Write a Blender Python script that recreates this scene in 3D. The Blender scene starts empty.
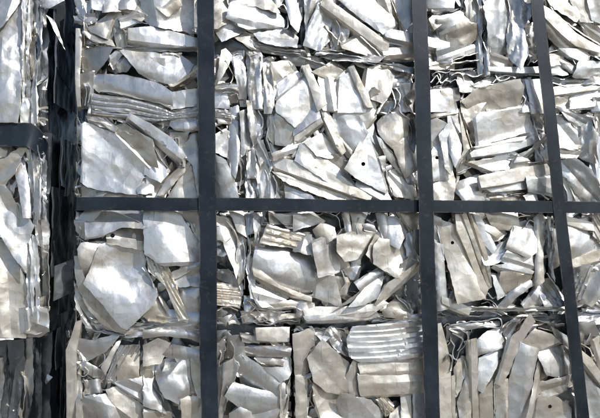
import bpy, math, random, zlib
import numpy as np
from mathutils import Vector, noise
from mathutils.geometry import delaunay_2d_cdt

# ------------------------------------------------------------------ camera, sky, sun, exposure
scene = bpy.context.scene
COL = scene.collection
W, H = 600.0, 418.0                       # photograph size used for reading positions
F_PX = 585.0                              # focal length in photograph pixels
YAW, PITCH = math.radians(10.0), math.radians(3.0)
CAM = np.array([0.0, -1.16, 0.430])
cam_d = bpy.data.cameras.new('camera'); cam = bpy.data.objects.new('camera', cam_d); COL.objects.link(cam)
cam_d.sensor_width = 36.0; cam_d.lens = 36.0 * F_PX / W
cam_d.clip_start = 0.02; cam_d.clip_end = 3000.0
cam.location = CAM; cam.rotation_euler = (math.pi/2 + PITCH, 0, -YAW)
scene.camera = cam
scene.render.resolution_x, scene.render.resolution_y = 1024, 713

SUN_EL, SUN_AZ = math.radians(41), math.radians(47)      # azimuth: right of the wall's normal
world = bpy.data.worlds.new('World'); scene.world = world; world.use_nodes = True
wn = world.node_tree; bg = wn.nodes['Background']
sky = wn.nodes.new('ShaderNodeTexSky'); sky.sky_type = 'NISHITA'; sky.sun_disc = False
sky.sun_elevation = SUN_EL; sky.sun_rotation = math.pi - SUN_AZ
sky.air_density = 1.0; sky.dust_density = 1.0; sky.ozone_density = 1.0
wn.links.new(sky.outputs[0], bg.inputs[0]); bg.inputs[1].default_value = 0.094
sd = bpy.data.lights.new('sun', 'SUN'); sd.energy = 3.6; sd.angle = math.radians(0.6); sd.color = (1.0, 0.975, 0.94)
sun = bpy.data.objects.new('sun', sd); COL.objects.link(sun)
to_sun = Vector((math.sin(SUN_AZ)*math.cos(SUN_EL), -math.cos(SUN_AZ)*math.cos(SUN_EL), math.sin(SUN_EL)))
sun.rotation_euler = to_sun.to_track_quat('Z', 'Y').to_euler(); sun.location = to_sun * 6
vs = scene.view_settings
vs.view_transform = 'Standard'; vs.look = 'None'; vs.gamma = 1.0; vs.exposure = -0.06; vs.use_curve_mapping = False
scene.render.engine = 'CYCLES'

# ------------------------------------------------------------------ helpers
cy, sy, cp, sp_ = math.cos(YAW), math.sin(YAW), math.cos(PITCH), math.sin(PITCH)
FWD = np.array([sy*cp, cy*cp, sp_]); RGT = np.array([cy, -sy, 0.0]); UPV = np.cross(RGT, FWD)
def unproject(px, py, h):
    """point of the photograph -> place on the wall's face; h = mm in front of the plane y = 0"""
    px = np.asarray(px, float); py = np.asarray(py, float); h = np.asarray(h, float)
    d = FWD[None] + np.outer((px-W/2)/F_PX, RGT) + np.outer((H/2-py)/F_PX, UPV)
    t = (-h/1000.0 - CAM[1]) / d[:, 1]
    return CAM[None] + d*t[:, None]
def P1(px, py, h=0.0):
    return unproject([px], [py], [h])[0]

def link_mesh(name, verts, faces, mat, parent=None, sharp=38, smooth=True, origin=None):
    v = np.asarray(verts, float)
    o = v.mean(0) if origin is None else np.asarray(origin, float)
    me = bpy.data.meshes.new(name)
    me.from_pydata((v-o).tolist(), [], faces); me.update()
    if smooth:
        me.polygons.foreach_set('use_smooth', [True]*len(me.polygons))
        me.set_sharp_from_angle(angle=math.radians(sharp))
    me.materials.append(mat)
    ob = bpy.data.objects.new(name, me); COL.objects.link(ob)
    ob.location = o
    if parent is not None:
        ob.parent = parent; ob.location = Vector(o) - parent.location
    return ob

def inside(poly, x, y):
    r = np.zeros(len(x), bool); n = len(poly)
    for i in range(n):
        x0, y0 = poly[i]; x1, y1 = poly[(i+1) % n]
        if y0 == y1: continue
        c = ((y0 > y) != (y1 > y)) & (x < (x1-x0)*(y-y0)/(y1-y0) + x0)
        r ^= c
    return r
def edge_dist(poly, x, y):
    d = np.full(len(x), 1e9); n = len(poly)
    for i in range(n):
        a = np.array(poly[i]); b = np.array(poly[(i+1) % n]); ab = b-a
        t = np.clip(((x-a[0])*ab[0] + (y-a[1])*ab[1])/max(ab@ab, 1e-9), 0, 1)
        d = np.minimum(d, np.hypot(x-a[0]-t*ab[0], y-a[1]-t*ab[1]))
    return d
def densify(poly, step, jit, rng):
    out = []; n = len(poly)
    for i in range(n):
        a = np.array(poly[i], float); b = np.array(poly[(i+1) % n], float)
        L = np.hypot(*(b-a)); k = max(1, int(L/step)); nrm = np.array([-(b-a)[1], (b-a)[0]])/max(L, 1e-6)
        ph = rng.uniform(0, 6.28); bow = rng.uniform(-1, 1)*min(1.2, L*0.02)
        for j in range(k):
            t = j/k
            off = 0 if j == 0 else math.sin(t*math.pi)*bow + jit*(math.sin(ph+t*L*0.45)*0.6 + rng.uniform(-.55, .55))
            out.append(tuple(a+(b-a)*t+nrm*off))
    return out

# ------------------------------------------------------------------ materials
def nd(nt, kind, **kw):
    n = nt.nodes.new(kind)
    for k, v in kw.items(): setattr(n, k, v)
    return n
def metal(name, base, stain, rough, metallic, stain_amt, bump=0.9, var=0.16):
    m = bpy.data.materials.new(name); m.use_nodes = True; nt = m.node_tree; L = nt.links
    b = nt.nodes['Principled BSDF']; b.inputs['Metallic'].default_value = metallic
    tc = nd(nt, 'ShaderNodeTexCoord'); oi = nd(nt, 'ShaderNodeObjectInfo')
    mul = nd(nt, 'ShaderNodeMath', operation='MULTIPLY'); mul.inputs[1].default_value = 37.0
    L.new(oi.outputs['Random'], mul.inputs[0])
    add = nd(nt, 'ShaderNodeVectorMath', operation='ADD')
    L.new(tc.outputs['Object'], add.inputs[0]); L.new(mul.outputs[0], add.inputs[1])
    def noi(scale, detail=4, rough_=0.55, vec=add.outputs[0], dist=0.0):
        n = nd(nt, 'ShaderNodeTexNoise'); n.inputs['Scale'].default_value = scale; n.inputs['Detail'].default_value = detail
        n.inputs['Roughness'].default_value = rough_; n.inputs['Distortion'].default_value = dist
        L.new(vec, n.inputs['Vector']); return n.outputs['Fac']
    def ramp(v, a, b_):
        r = nd(nt, 'ShaderNodeMapRange'); r.inputs['From Min'].default_value = a; r.inputs['From Max'].default_value = b_
        L.new(v, r.inputs['Value']); return r.outputs['Result']
    def mix(f, a, b_, blend='MIX'):
        x = nd(nt, 'ShaderNodeMix', data_type='RGBA', blend_type=blend)
        if isinstance(f, float): x.inputs[0].default_value = f
        else: L.new(f, x.inputs[0])
        for s, v in ((6, a), (7, b_)):
            if isinstance(v, tuple): x.inputs[s].default_value = (*v, 1)
            else: L.new(v, x.inputs[s])
        return x.outputs[2]
    # dirt and oxide clouds, dark smudges, fine scratches along one direction
    st = nd(nt, 'ShaderNodeMath', operation='MULTIPLY'); st.inputs[1].default_value = stain_amt
    L.new(ramp(noi(13, 6, 0.62, dist=0.6), 0.46, 0.66), st.inputs[0])
    c = mix(st.outputs[0], base, stain)
    sm = nd(nt, 'ShaderNodeMath', operation='MULTIPLY'); sm.inputs[1].default_value = 0.5
    L.new(ramp(noi(34, 7, 0.72, dist=2.2), 0.56, 0.74), sm.inputs[0])
    c = mix(sm.outputs[0], c, tuple(k*0.42 for k in stain))
    mp = nd(nt, 'ShaderNodeMapping'); mp.inputs['Scale'].default_value = (420, 420, 16)
    rot = nd(nt, 'ShaderNodeCombineXYZ'); L.new(mul.outputs[0], rot.inputs[1]); L.new(rot.outputs[0], mp.inputs['Rotation'])
    L.new(add.outputs[0], mp.inputs['Vector'])
    scr = noi(1.0, 3, 0.6, mp.outputs[0])
    sc = nd(nt, 'ShaderNodeMath', operation='MULTIPLY'); sc.inputs[1].default_value = 0.42
    L.new(ramp(scr, 0.58, 0.75), sc.inputs[0])
    c = mix(sc.outputs[0], c, tuple(k*0.55 for k in base))
    mp3 = nd(nt, 'ShaderNodeMapping'); mp3.inputs['Scale'].default_value = (170, 170, 5)
    L.new(rot.outputs[0], mp3.inputs['Rotation']); L.new(add.outputs[0], mp3.inputs['Vector'])
    s2 = nd(nt, 'ShaderNodeMath', operation='MULTIPLY'); s2.inputs[1].default_value = 0.6
    L.new(ramp(noi(1.0, 4, 0.65, mp3.outputs[0], 0.3), 0.63, 0.70), s2.inputs[0])
    c = mix(s2.outputs[0], c, tuple(k*0.40 for k in base))
    vr = nd(nt, 'ShaderNodeMapRange'); vr.inputs['To Min'].default_value = 1-var; vr.inputs['To Max'].default_value = 1+var*0.5
    L.new(oi.outputs['Random'], vr.inputs['Value'])
    hv = nd(nt, 'ShaderNodeHueSaturation'); L.new(vr.outputs[0], hv.inputs['Value']); L.new(c, hv.inputs['Color'])
    L.new(hv.outputs[0], b.inputs['Base Color'])
    rr = nd(nt, 'ShaderNodeMapRange'); rr.inputs['To Min'].default_value = rough-0.10; rr.inputs['To Max'].default_value = rough+0.16
    L.new(noi(24, 5, 0.6), rr.inputs['Value']); L.new(rr.outputs[0], b.inputs['Roughness'])
    # crinkles, dents and scratches as fine relief
    vo = nd(nt, 'ShaderNodeTexVoronoi', feature='F1'); vo.inputs['Scale'].default_value = 30
    wn_ = nd(nt, 'ShaderNodeTexNoise'); wn_.inputs['Scale'].default_value = 14; wn_.inputs['Detail'].default_value = 3; L.new(add.outputs[0], wn_.inputs['Vector'])
    wm = nd(nt, 'ShaderNodeVectorMath', operation='MULTIPLY_ADD'); wm.inputs[1].default_value = (.05, .05, .05)
    L.new(wn_.outputs['Color'], wm.inputs[0]); L.new(add.outputs[0], wm.inputs[2]); L.new(wm.outputs[0], vo.inputs['Vector'])
    bv = nd(nt, 'ShaderNodeBump'); bv.inputs['Strength'].default_value = 0.42; bv.inputs['Distance'].default_value = 0.0045
    L.new(vo.outputs['Distance'], bv.inputs['Height'])
    bp = nd(nt, 'ShaderNodeBump'); bp.inputs['Strength'].default_value = bump; bp.inputs['Distance'].default_value = 0.0016
    L.new(noi(26, 3, 0.45, dist=0.5), bp.inputs['Height']); L.new(bv.outputs[0], bp.inputs['Normal'])
    b2 = nd(nt, 'ShaderNodeBump'); b2.inputs['Strength'].default_value = 0.10; b2.inputs['Distance'].default_value = 0.0012
    L.new(scr, b2.inputs['Height']); L.new(bp.outputs[0], b2.inputs['Normal']); L.new(b2.outputs[0], b.inputs['Normal'])
    return m
MAT = {
    'w': metal('bare_aluminium', (0.82, 0.83, 0.84), (0.62, 0.545, 0.42), 0.36, 0.76, 0.75),
    'c': metal('dusty_aluminium', (0.82, 0.785, 0.715), (0.57, 0.495, 0.375), 0.38, 0.72, 0.75),
    't': metal('stained_aluminium', (0.76, 0.71, 0.625), (0.46, 0.395, 0.30), 0.32, 0.72, 0.8),
    'g': metal('dull_aluminium', (0.62, 0.62, 0.615), (0.38, 0.355, 0.31), 0.35, 0.84, 0.7),
    's': metal('shiny_aluminium', (0.82, 0.82, 0.82), (0.58, 0.53, 0.44), 0.34, 0.90, 0.65, 0.6),
    'd': metal('shade_dark_aluminium', (0.30, 0.315, 0.335), (0.14, 0.145, 0.15), 0.38, 0.85, 0.6),  # dark tone puts shade of gap, recesses and set-back bale into the colour
}
def strap_material():
    m = bpy.data.materials.new('blued_steel_strap'); m.use_nodes = True; nt = m.node_tree; L = nt.links
    b = nt.nodes['Principled BSDF']; tc = nd(nt, 'ShaderNodeTexCoord')
    n = nd(nt, 'ShaderNodeTexNoise'); n.inputs['Scale'].default_value = 11; n.inputs['Detail'].default_value = 7; n.inputs['Roughness'].default_value = 0.6
    L.new(tc.outputs['Object'], n.inputs['Vector'])
    r = nd(nt, 'ShaderNodeValToRGB'); e = r.color_ramp.elements
    e[0].position = 0.35; e[0].color = (0.006, 0.012, 0.020, 1); e[1].position = 0.75; e[1].color = (0.027, 0.039, 0.054, 1)  # lighter and darker patches: mottled reflections painted into the strap colour
    L.new(n.outputs['Fac'], r.inputs[0])
    n2 = nd(nt, 'ShaderNodeTexNoise'); n2.inputs['Scale'].default_value = 60; n2.inputs['Detail'].default_value = 9; n2.inputs['Roughness'].default_value = 0.72
    L.new(tc.outputs['Object'], n2.inputs['Vector'])
    mr = nd(nt, 'ShaderNodeMapRange'); mr.inputs['From Min'].default_value = 0.56; mr.inputs['From Max'].default_value = 0.78; mr.inputs['To Max'].default_value = 0.55
    L.new(n2.outputs['Fac'], mr.inputs['Value'])
    x = nd(nt, 'ShaderNodeMix', data_type='RGBA'); L.new(mr.outputs[0], x.inputs[0]); L.new(r.outputs[0], x.inputs[6]); x.inputs[7].default_value = (0.115, 0.115, 0.115, 1)
    at = nd(nt, 'ShaderNodeAttribute', attribute_name='rim')
    w1 = nd(nt, 'ShaderNodeMath', operation='MULTIPLY'); L.new(at.outputs['Fac'], w1.inputs[0])
    n3 = nd(nt, 'ShaderNodeTexNoise'); n3.inputs['Scale'].default_value = 38; n3.inputs['Detail'].default_value = 6; L.new(tc.outputs['Object'], n3.inputs['Vector'])
    m3 = nd(nt, 'ShaderNodeMapRange'); m3.inputs['From Min'].default_value = 0.42; m3.inputs['From Max'].default_value = 0.62; L.new(n3.outputs['Fac'], m3.inputs['Value'])
    L.new(m3.outputs[0], w1.inputs[1])
    x2 = nd(nt, 'ShaderNodeMix', data_type='RGBA'); L.new(w1.outputs[0], x2.inputs[0]); L.new(x.outputs[2], x2.inputs[6]); x2.inputs[7].default_value = (0.16, 0.155, 0.15, 1)
    L.new(x2.outputs[2], b.inputs['Base Color']); b.inputs['Metallic'].default_value = 0.15
    rr = nd(nt, 'ShaderNodeMapRange'); rr.inputs['To Min'].default_value = 0.26; rr.inputs['To Max'].default_value = 0.60
    L.new(n.outputs['Fac'], rr.inputs['Value']); L.new(rr.outputs[0], b.inputs['Roughness'])
    bp = nd(nt, 'ShaderNodeBump'); bp.inputs['Strength'].default_value = 0.15; bp.inputs['Distance'].default_value = 0.001
    L.new(n2.outputs['Fac'], bp.inputs['Height']); L.new(bp.outputs[0], b.inputs['Normal'])
    return m
STRAP = strap_material()
def concrete():
    m = bpy.data.materials.new('yard_concrete'); m.use_nodes = True; nt = m.node_tree; L = nt.links
    b = nt.nodes['Principled BSDF']; tc = nd(nt, 'ShaderNodeTexCoord')
    n = nd(nt, 'ShaderNodeTexNoise'); n.inputs['Scale'].default_value = 3; n.inputs['Detail'].default_value = 9; n.inputs['Roughness'].default_value = 0.65
    L.new(tc.outputs['Object'], n.inputs['Vector'])
    r = nd(nt, 'ShaderNodeValToRGB'); e = r.color_ramp.elements
    e[0].position = 0.3; e[0].color = (0.13, 0.122, 0.110, 1); e[1].position = 0.7; e[1].color = (0.25, 0.238, 0.215, 1)
    L.new(n.outputs['Fac'], r.inputs[0]); L.new(r.outputs[0], b.inputs['Base Color']); b.inputs['Roughness'].default_value = 0.9
    bp = nd(nt, 'ShaderNodeBump'); bp.inputs['Strength'].default_value = 0.4; bp.inputs['Distance'].default_value = 0.01
    L.new(n.outputs['Fac'], bp.inputs['Height']); L.new(bp.outputs[0], b.inputs['Normal'])
    return m

# ------------------------------------------------------------------ the yard floor
g = link_mesh('ground', [(-1500, -1500, 0), (1500, -1500, 0), (1500, 1500, 0), (-1500, 1500, 0)], [(0, 1, 2, 3)], concrete(), smooth=False, origin=(0, 0, 0))
g['kind'] = 'structure'

# ------------------------------------------------------------------ shapes of scrap
def height_field(x, y, cx, cy_, size, opt, rng):
    """mm towards the viewer over the piece, in photograph-pixel coordinates"""
    u, v = x-cx, y-cy_
    tx, ty = opt['tilt']
    z = -math.tan(math.radians(tx))*u*2.0 + math.tan(math.radians(ty))*v*2.0
    for (nx_, ny_, d0, s, r, one) in opt['creases']:
        q = nx_*u + ny_*v - d0
        z += s*2.0*(np.sqrt(q*q+r*r)+(q if one else 0))*0.5
    if opt.get('rib'):
        ang, pitch, amp = opt['rib']; a = math.radians(ang)
        q = (-math.sin(a)*u + math.cos(a)*v + opt.get('ribcurve', 0)*(math.cos(a)*u+math.sin(a)*v)**2)/pitch
        f = q - np.floor(q)
        z += amp*np.interp(f, (0, .14, .30, .66, .82, 1.0), (0, 0, 1, 1, 0.12, 0)) + opt.get('ribsag', 0.5)*amp*np.sin(q*1.3+opt['seed'])
    if opt.get('bend'):
        ang, amp = opt['bend']; a = math.radians(ang)
        q = (-math.sin(a)*u + math.cos(a)*v); w = max(np.abs(q).max(), 1e-3)
        z += amp*(np.sqrt(np.clip(1.08-(q/w)**2, 0.001, None)) - 0.7)
    if opt.get('dish'):
        a, amp = opt['dish']; q = (-math.sin(a)*u + math.cos(a)*v)/max(size, 8); p2 = (math.cos(a)*u + math.sin(a)*v)/max(size, 8)
        z += amp*(4*q*q - 1.2*p2*p2 + 1.5*q**3)
    if opt.get('crumple'):
        k = opt['crumple']; fx, fy = opt.get('cf', (0.09, 0.09)); se = opt['seed']
        z += k*np.array([abs(noise.noise((p*fx+q*.012, q*fy, se)))*2.4 + abs(noise.noise((p*fx*2.0, q*fy*2.0, se+9)))*0.6 - 0.9 for p, q in zip(u, v)])
    wv = opt.get('wave', 1.2); se = opt['seed']
    z += wv*np.array([noise.noise((p*0.045, q*0.045, se+3)) for p, q in zip(u, v)])
    z += wv*0.18*np.array([noise.noise((p*0.14, q*0.14, se+5)) for p, q in zip(u, v)])
    return z

def sheet(name, poly, h0, code, parent, opt, rng):
    poly = [tuple(map(float, p)) for p in poly]
    cx = sum(p[0] for p in poly)/len(poly); cy_ = sum(p[1] for p in poly)/len(poly)
    xs = [p[0] for p in poly]; ys = [p[1] for p in poly]
    size = 0.5*((max(xs)-min(xs))+(max(ys)-min(ys)))
    gr = opt.get('grow', 1.0)/max(size*0.5, 4)
    poly = [(cx+(p[0]-cx)*(1+gr), cy_+(p[1]-cy_)*(1+gr)) for p in poly]
    bd = densify(poly, 2.6, opt.get('jit', 0.35), rng)
    st = opt.get('step', 2.3)
    gx = np.arange(min(xs)-4, max(xs)+4, st); gy = np.arange(min(ys)-4, max(ys)+4, st)
    X, Y = np.meshgrid(gx, gy); X = X.ravel(); Y = Y.ravel()
    cre = []
    D = np.array(bd)-np.array((cx, cy_)); ew, ev = np.linalg.eigh(D.T @ D); ax = ev[:, 1]; ac = ev[:, 0]
    la, lc = np.ptp(D @ ax), np.ptp(D @ ac); sg = rng.choice((-1, 1)); nf = opt['folds']; mid = 0.5*((D @ ac).max()+(D @ ac).min())
    for i in range(nf):
        s = math.tan(math.radians(rng.uniform(opt['fold_deg']*0.35, opt['fold_deg'])))
        if la > 1.5*lc and opt.get('long', True):      # an extrusion or channel: bends run along it
            t = rng.gauss(0, 0.07); n_ = ac*math.cos(t)+ax*math.sin(t); sg = -sg
            cre.append((n_[0], n_[1], mid+((i+0.5+rng.uniform(-.3, .3))/nf-0.5)*0.9*lc, sg*s*1.3, 0.15, False))
        else:
            t = rng.uniform(0, math.pi)
            cre.append((math.cos(t), math.sin(t), rng.uniform(-.33, .33)*size, rng.choice((-1, 1))*s, rng.uniform(0.1, 0.8), False))
    for _ in range(opt.get('fine', 0)):
        t = rng.uniform(0, math.pi)
        if la > 1.5*lc and rng.random() < 0.6: t = math.atan2(ac[1], ac[0])+rng.gauss(0, 0.2)
        cre.append((math.cos(t), math.sin(t), rng.uniform(-.45, .45)*size, rng.choice((-1, 1))*math.tan(math.radians(rng.uniform(3, opt.get('fine_deg', 11)))), 0.05, rng.random() < 0.5))
    if opt.get('arris'):                               # the turned side of a box section
        sd_ = 1 if (ac[1] > 0) else -1; ac2 = ac*sd_
        cre.append((ac2[0], ac2[1], (D @ ac2).max()-lc*rng.uniform(0.18, 0.38), -math.tan(math.radians(rng.uniform(35, 62))), 0.1, True))
    for i, yy in enumerate(opt.get('cy', [])):         # bends read from the photograph
        cre.append((0.03, 1.0, yy-cy_, (-1)**i*math.tan(math.radians(13)), 0.4, False))
    for _ in range(opt.get('flanges', 0)):          # a rim bent back along one edge
        i = rng.randrange(len(poly)); p, q = np.array(poly[i]), np.array(poly[(i+1) % len(poly)]); L = np.hypot(*(q-p))
        if L < 0.35*size: continue
        nr = np.array([-(q-p)[1], (q-p)[0]])/L
        if nr @ ((p+q)/2-np.array((cx, cy_))) < 0: nr = -nr
        cre.append((nr[0], nr[1], float(nr @ (p-np.array((cx, cy_))))-rng.uniform(1.4, 3.6), -math.tan(math.radians(rng.uniform(25, 62))), 0.12, True))
    opt['creases'] = cre
    if opt.get('rib'):
        ang, pitch, _a = opt['rib']; a = math.radians(ang); R = size*1.6
        ks = np.arange(-int(R/pitch)-1, int(R/pitch)+2); q = np.concatenate([(ks+f)*pitch for f in (0.0, .14, .30, .48, .66, .82)])
        p = np.arange(-R, R, 3.0); PP, QQ = np.meshgrid(p, q)
        PP = PP.ravel() + np.tile((np.arange(len(q)) % 2)[:, None]*1.5, (1, len(p))).ravel(); QQ = QQ.ravel() - opt.get('ribcurve', 0)*PP**2; RIDX = np.repeat(np.arange(len(q)), len(p)).astype(float)
        X = cx+math.cos(a)*PP-math.sin(a)*QQ; Y = cy_+math.sin(a)*PP+math.cos(a)*QQ; st = 0.8
    X = X + (0 if opt.get('rib') else 1)*np.array([rng.uniform(-.3, .3) for _ in X])*st; Y = Y + (0 if opt.get('rib') else 1)*np.array([rng.uniform(-.3, .3) for _ in Y])*st
    k = inside(bd, X, Y); X, Y = X[k], Y[k]
    if opt.get('rib'): RIDX = RIDX[k]
    holes = []
    for (hx, hy, hr) in opt.get('holes', []):
        holes.append([(hx+hr*math.cos(i*.785), hy+hr*math.sin(i*.785)) for i in range(8)])
    k = edge_dist(bd, X, Y) > st*0.45
    for hl in holes: k &= edge_dist(hl, X, Y) > st*0.3
    X, Y = X[k], Y[k]
    if opt.get('rib'): RIDX = RIDX[k]
    pts = [Vector(p) for p in bd]; n = len(bd); edges = [(i, (i+1) % n) for i in range(n)]
    for hl in holes:
        b0 = len(pts); pts += [Vector(p) for p in hl]; edges += [(b0+i, b0+(i+1) % 8) for i in range(8)]
    for (nx_, ny_, d0, _s, _r, _o) in cre:
        t = np.arange(-size*1.6, size*1.6, 1.9); lx = cx+nx_*d0-ny_*t; ly = cy_+ny_*d0+nx_*t
        ok = inside(bd, lx, ly) & (edge_dist(bd, lx, ly) > 0.7)
        for hl in holes: ok &= edge_dist(hl, lx, ly) > 1.0
        if len(X): far = np.abs((X-cx)*nx_+(Y-cy_)*ny_-d0) > 0.9; X, Y = X[far], Y[far]
        last = None
        for j in range(len(t)):
            if ok[j]:
                pts.append(Vector((lx[j], ly[j])))
                if last == j-1: edges.append((len(pts)-2, len(pts)-1))
                last = j
    if opt.get('rib'):
        for j in range(len(X)-1):
            if RIDX[j] == RIDX[j+1] and math.hypot(X[j+1]-X[j], Y[j+1]-Y[j]) < 3.2: edges.append((len(pts)+j, len(pts)+j+1))
    pts += [Vector((a, b)) for a, b in zip(X, Y)]
    vo, _, fo, _, _, _ = delaunay_2d_cdt(pts, edges, [], 0, 1e-5)
    V = np.array([(p.x, p.y) for p in vo])
    T = np.array([f for f in fo if len(f) == 3])
    C = V[T].mean(1); k = inside(bd, C[:, 0], C[:, 1])
    for hl in holes: k &= ~inside(hl, C[:, 0], C[:, 1])
    T = T[k]
    if len(T) == 0: return None
    used = np.unique(T); remap = -np.ones(len(V), int); remap[used] = np.arange(len(used)); V = V[used]; T = remap[T]
    a = V[T]; area = (a[:, 1, 0]-a[:, 0, 0])*(a[:, 2, 1]-a[:, 0, 1])-(a[:, 2, 0]-a[:, 0, 0])*(a[:, 1, 1]-a[:, 0, 1])
    T[area > 0] = T[area > 0][:, ::-1]          # image y points down: this winding faces the viewer
    z = height_field(V[:, 0], V[:, 1], cx, cy_, size, opt, rng)
    z = z - np.median(z)
    cap = opt.get('cap', 11.0); z = cap*np.tanh(z/cap)
    d = edge_dist(bd, V[:, 0], V[:, 1])
    lip, lw = opt.get('lip', (0.8, 1.6))
    z = z - lip*np.clip(1-d/lw, 0, 1)**2
    top = unproject(V[:, 0], V[:, 1], h0+z)
    t = opt['thick']
    sx, sz = opt.get('shear', (0, 0))
    bot = top + np.array([sx/1000.0, t/1000.0, sz/1000.0])
    nv = len(V)
    faces = [tuple(map(int, f)) for f in T] + [tuple(int(i)+nv for i in f[::-1]) for f in T]
    cnt = {}
    for f in T:
        for i in range(3):
            e = (int(f[i]), int(f[(i+1) % 3])); cnt[e] = 1
    for (p, q) in cnt:
        if (q, p) not in cnt: faces.append((q, p, p+nv, q+nv))
    return link_mesh(name, np.vstack([top, bot]), faces, MAT[code], parent, sharp=opt.get('sharp', 38))

def ribbon(name, line, h0, depth, thick, code, parent, rng, wob=0.5):
    """a sheet seen edge-on: follows the line over the face and runs back into the bale"""
    pts = [np.array(p, float) for p in line]; out = []
    for i in range(len(pts)-1):
        p0 = pts[max(i-1, 0)]; p1 = pts[i]; p2 = pts[i+1]; p3 = pts[min(i+2, len(pts)-1)]
        k = max(2, int(np.hypot(*(p2-p1))/2.2))
        for j in range(k):
            t = j/k
            out.append(0.5*((2*p1)+(-p0+p2)*t+(2*p0-5*p1+4*p2-p3)*t*t+(-p0+3*p1-3*p2+p3)*t**3))
    out.append(pts[-1]); out = np.array(out); n = len(out)
    se = rng.uniform(0, 90)
    out += wob*np.array([(noise.noise((i*.5, se, 0)), noise.noise((i*.5, se, 7))) for i in range(n)])*2
    tg = np.gradient(out, axis=0); tg /= np.maximum(np.hypot(tg[:, 0], tg[:, 1]), 1e-6)[:, None]
    nm = np.stack([-tg[:, 1], tg[:, 0]], 1)
    hz = h0 + np.array([noise.noise((i*.22, se, 3)) for i in range(n)])*5
    sk = np.array([rng.uniform(-3, 3), rng.uniform(-3, 3)])
    rows = []
    for (off, dep, sh) in ((thick/2, 0, 0), (thick*.3, -0.8, 0), (-thick*.3, -0.8, 0), (-thick/2, 0, 0)):
        q = out+nm*off; rows.append(unproject(q[:, 0], q[:, 1], hz - dep*0 + (1.0 if dep else 0)))
    for off in (-thick/2, thick/2):
        q = out+nm*off+sk; rows.append(unproject(q[:, 0], q[:, 1], hz-depth))
    # order around the section
    order = [4, 3, 2, 1, 0, 5]
    V = np.vstack([rows[i] for i in order]); m = 6; faces = []
    for j in range(m):
        k = (j+1) % m
        for i in range(n-1):
            faces.append((j*n+i, j*n+i+1, k*n+i+1, k*n+i))
    faces.append(tuple(j*n for j in range(m))); faces.append(tuple(j*n+n-1 for j in range(m))[::-1])
    return link_mesh(name, V, faces, MAT[code], parent, sharp=50)

# ------------------------------------------------------------------ the bales: extents in photograph pixels + labels
# key: x0, x1, y_top, y_bottom (at the bale's middle), setback mm, label
BALES = {
 'A1': (77, 301, -80, 49, 0, 'crushed aluminium bale of long smooth plates in the top row, beside the dark gap'),
 'B1': (304, 476, -78, 56, 0, 'crushed aluminium bale in the top row with two crossing box bars'),
 'C1': (480, 540, -76, 66, 0, 'narrow crushed aluminium bale of crinkled white plates in the top row, behind the slanting strap'),
 'D1': (543, 680, -74, 72, 0, 'crushed aluminium bale in the top row with long curved strips past the slanting strap'),
 'A2': (76, 243, 52, 205, 0, 'crushed aluminium bale with folded silver ribbed panel, above the horizontal strap beside the gap'),
 'B2': (247, 424, 56, 206, 0, 'crushed aluminium bale of big white triangular plates above the horizontal strap, between two upright straps'),
 'C2': (428, 560, 68, 207, 0, 'crushed aluminium bale of stacked flat white bars above the horizontal strap'),
 'D2': (563, 690, 74, 208, 0, 'crushed aluminium bale of dented white sheets above the horizontal strap, past the slanting strap'),
 'A3': (75, 245, 209, 325, 0, 'crushed aluminium bale with large pointed bowl shaped panel under the horizontal strap'),
 'B3': (249, 426, 210, 322, 0, 'crushed aluminium bale with bulging ribbed panel and long curved bottom strip under the horizontal strap'),
 'C3': (430, 554, 211, 318, 0, 'crushed aluminium bale with slanting cream strips and an upright crumpled tube under the horizontal strap'),
 'D3': (557, 690, 211, 315, 0, 'crushed aluminium bale under the horizontal strap, past the slanting strap'),
 'A4': (68, 291, 329, 455, 0, 'crumpled aluminium bale with wrinkled foil and fanned ribs in the bottom row, beside the gap'),
 'B4': (295, 440, 326, 452, 0, 'crushed aluminium bale with stepped horizontal ribbed panel in the bottom row'),
 'C4': (444, 586, 321, 448, 0, 'crushed aluminium bale of upright cream strips and a looped sheet end in the bottom row'),
 'D4': (589, 700, 318, 446, 0, 'crushed aluminium bale with slanting cream bar in the bottom row, past the slanting strap'),
 'L1': (-160, 47, -80, 126, 0, 'crushed aluminium bale with one smooth pale plate, in the neighbouring stack above its wrapped strap'),
 'L2': (-160, 47, 129, 338, 0, 'crushed aluminium bale with cracked white face, in the neighbouring stack below its wrapped strap'),
 'L3': (-160, 38, 341, 460, 85, 'shaded grey aluminium bale set back at the foot of the neighbouring stack'),
}
ROW_Z = {}
DEPTH = 0.52
ROOT = {}
def zrow(y, x=300):
    return P1(x, y)[2]
rows_z = {'1': (zrow(-80, 200), zrow(50, 200)), '2': (zrow(50, 200), zrow(207.5, 200)), '3': (zrow(207.5, 200), zrow(326.5, 200)), '4': (zrow(326.5, 200), 0.0)}
lrows = {'L1': (zrow(-80, 20), zrow(127.5, 20)), 'L2': (zrow(127.5, 20), zrow(340, 20)), 'L3': (zrow(340, 20), 0.0)}
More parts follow.
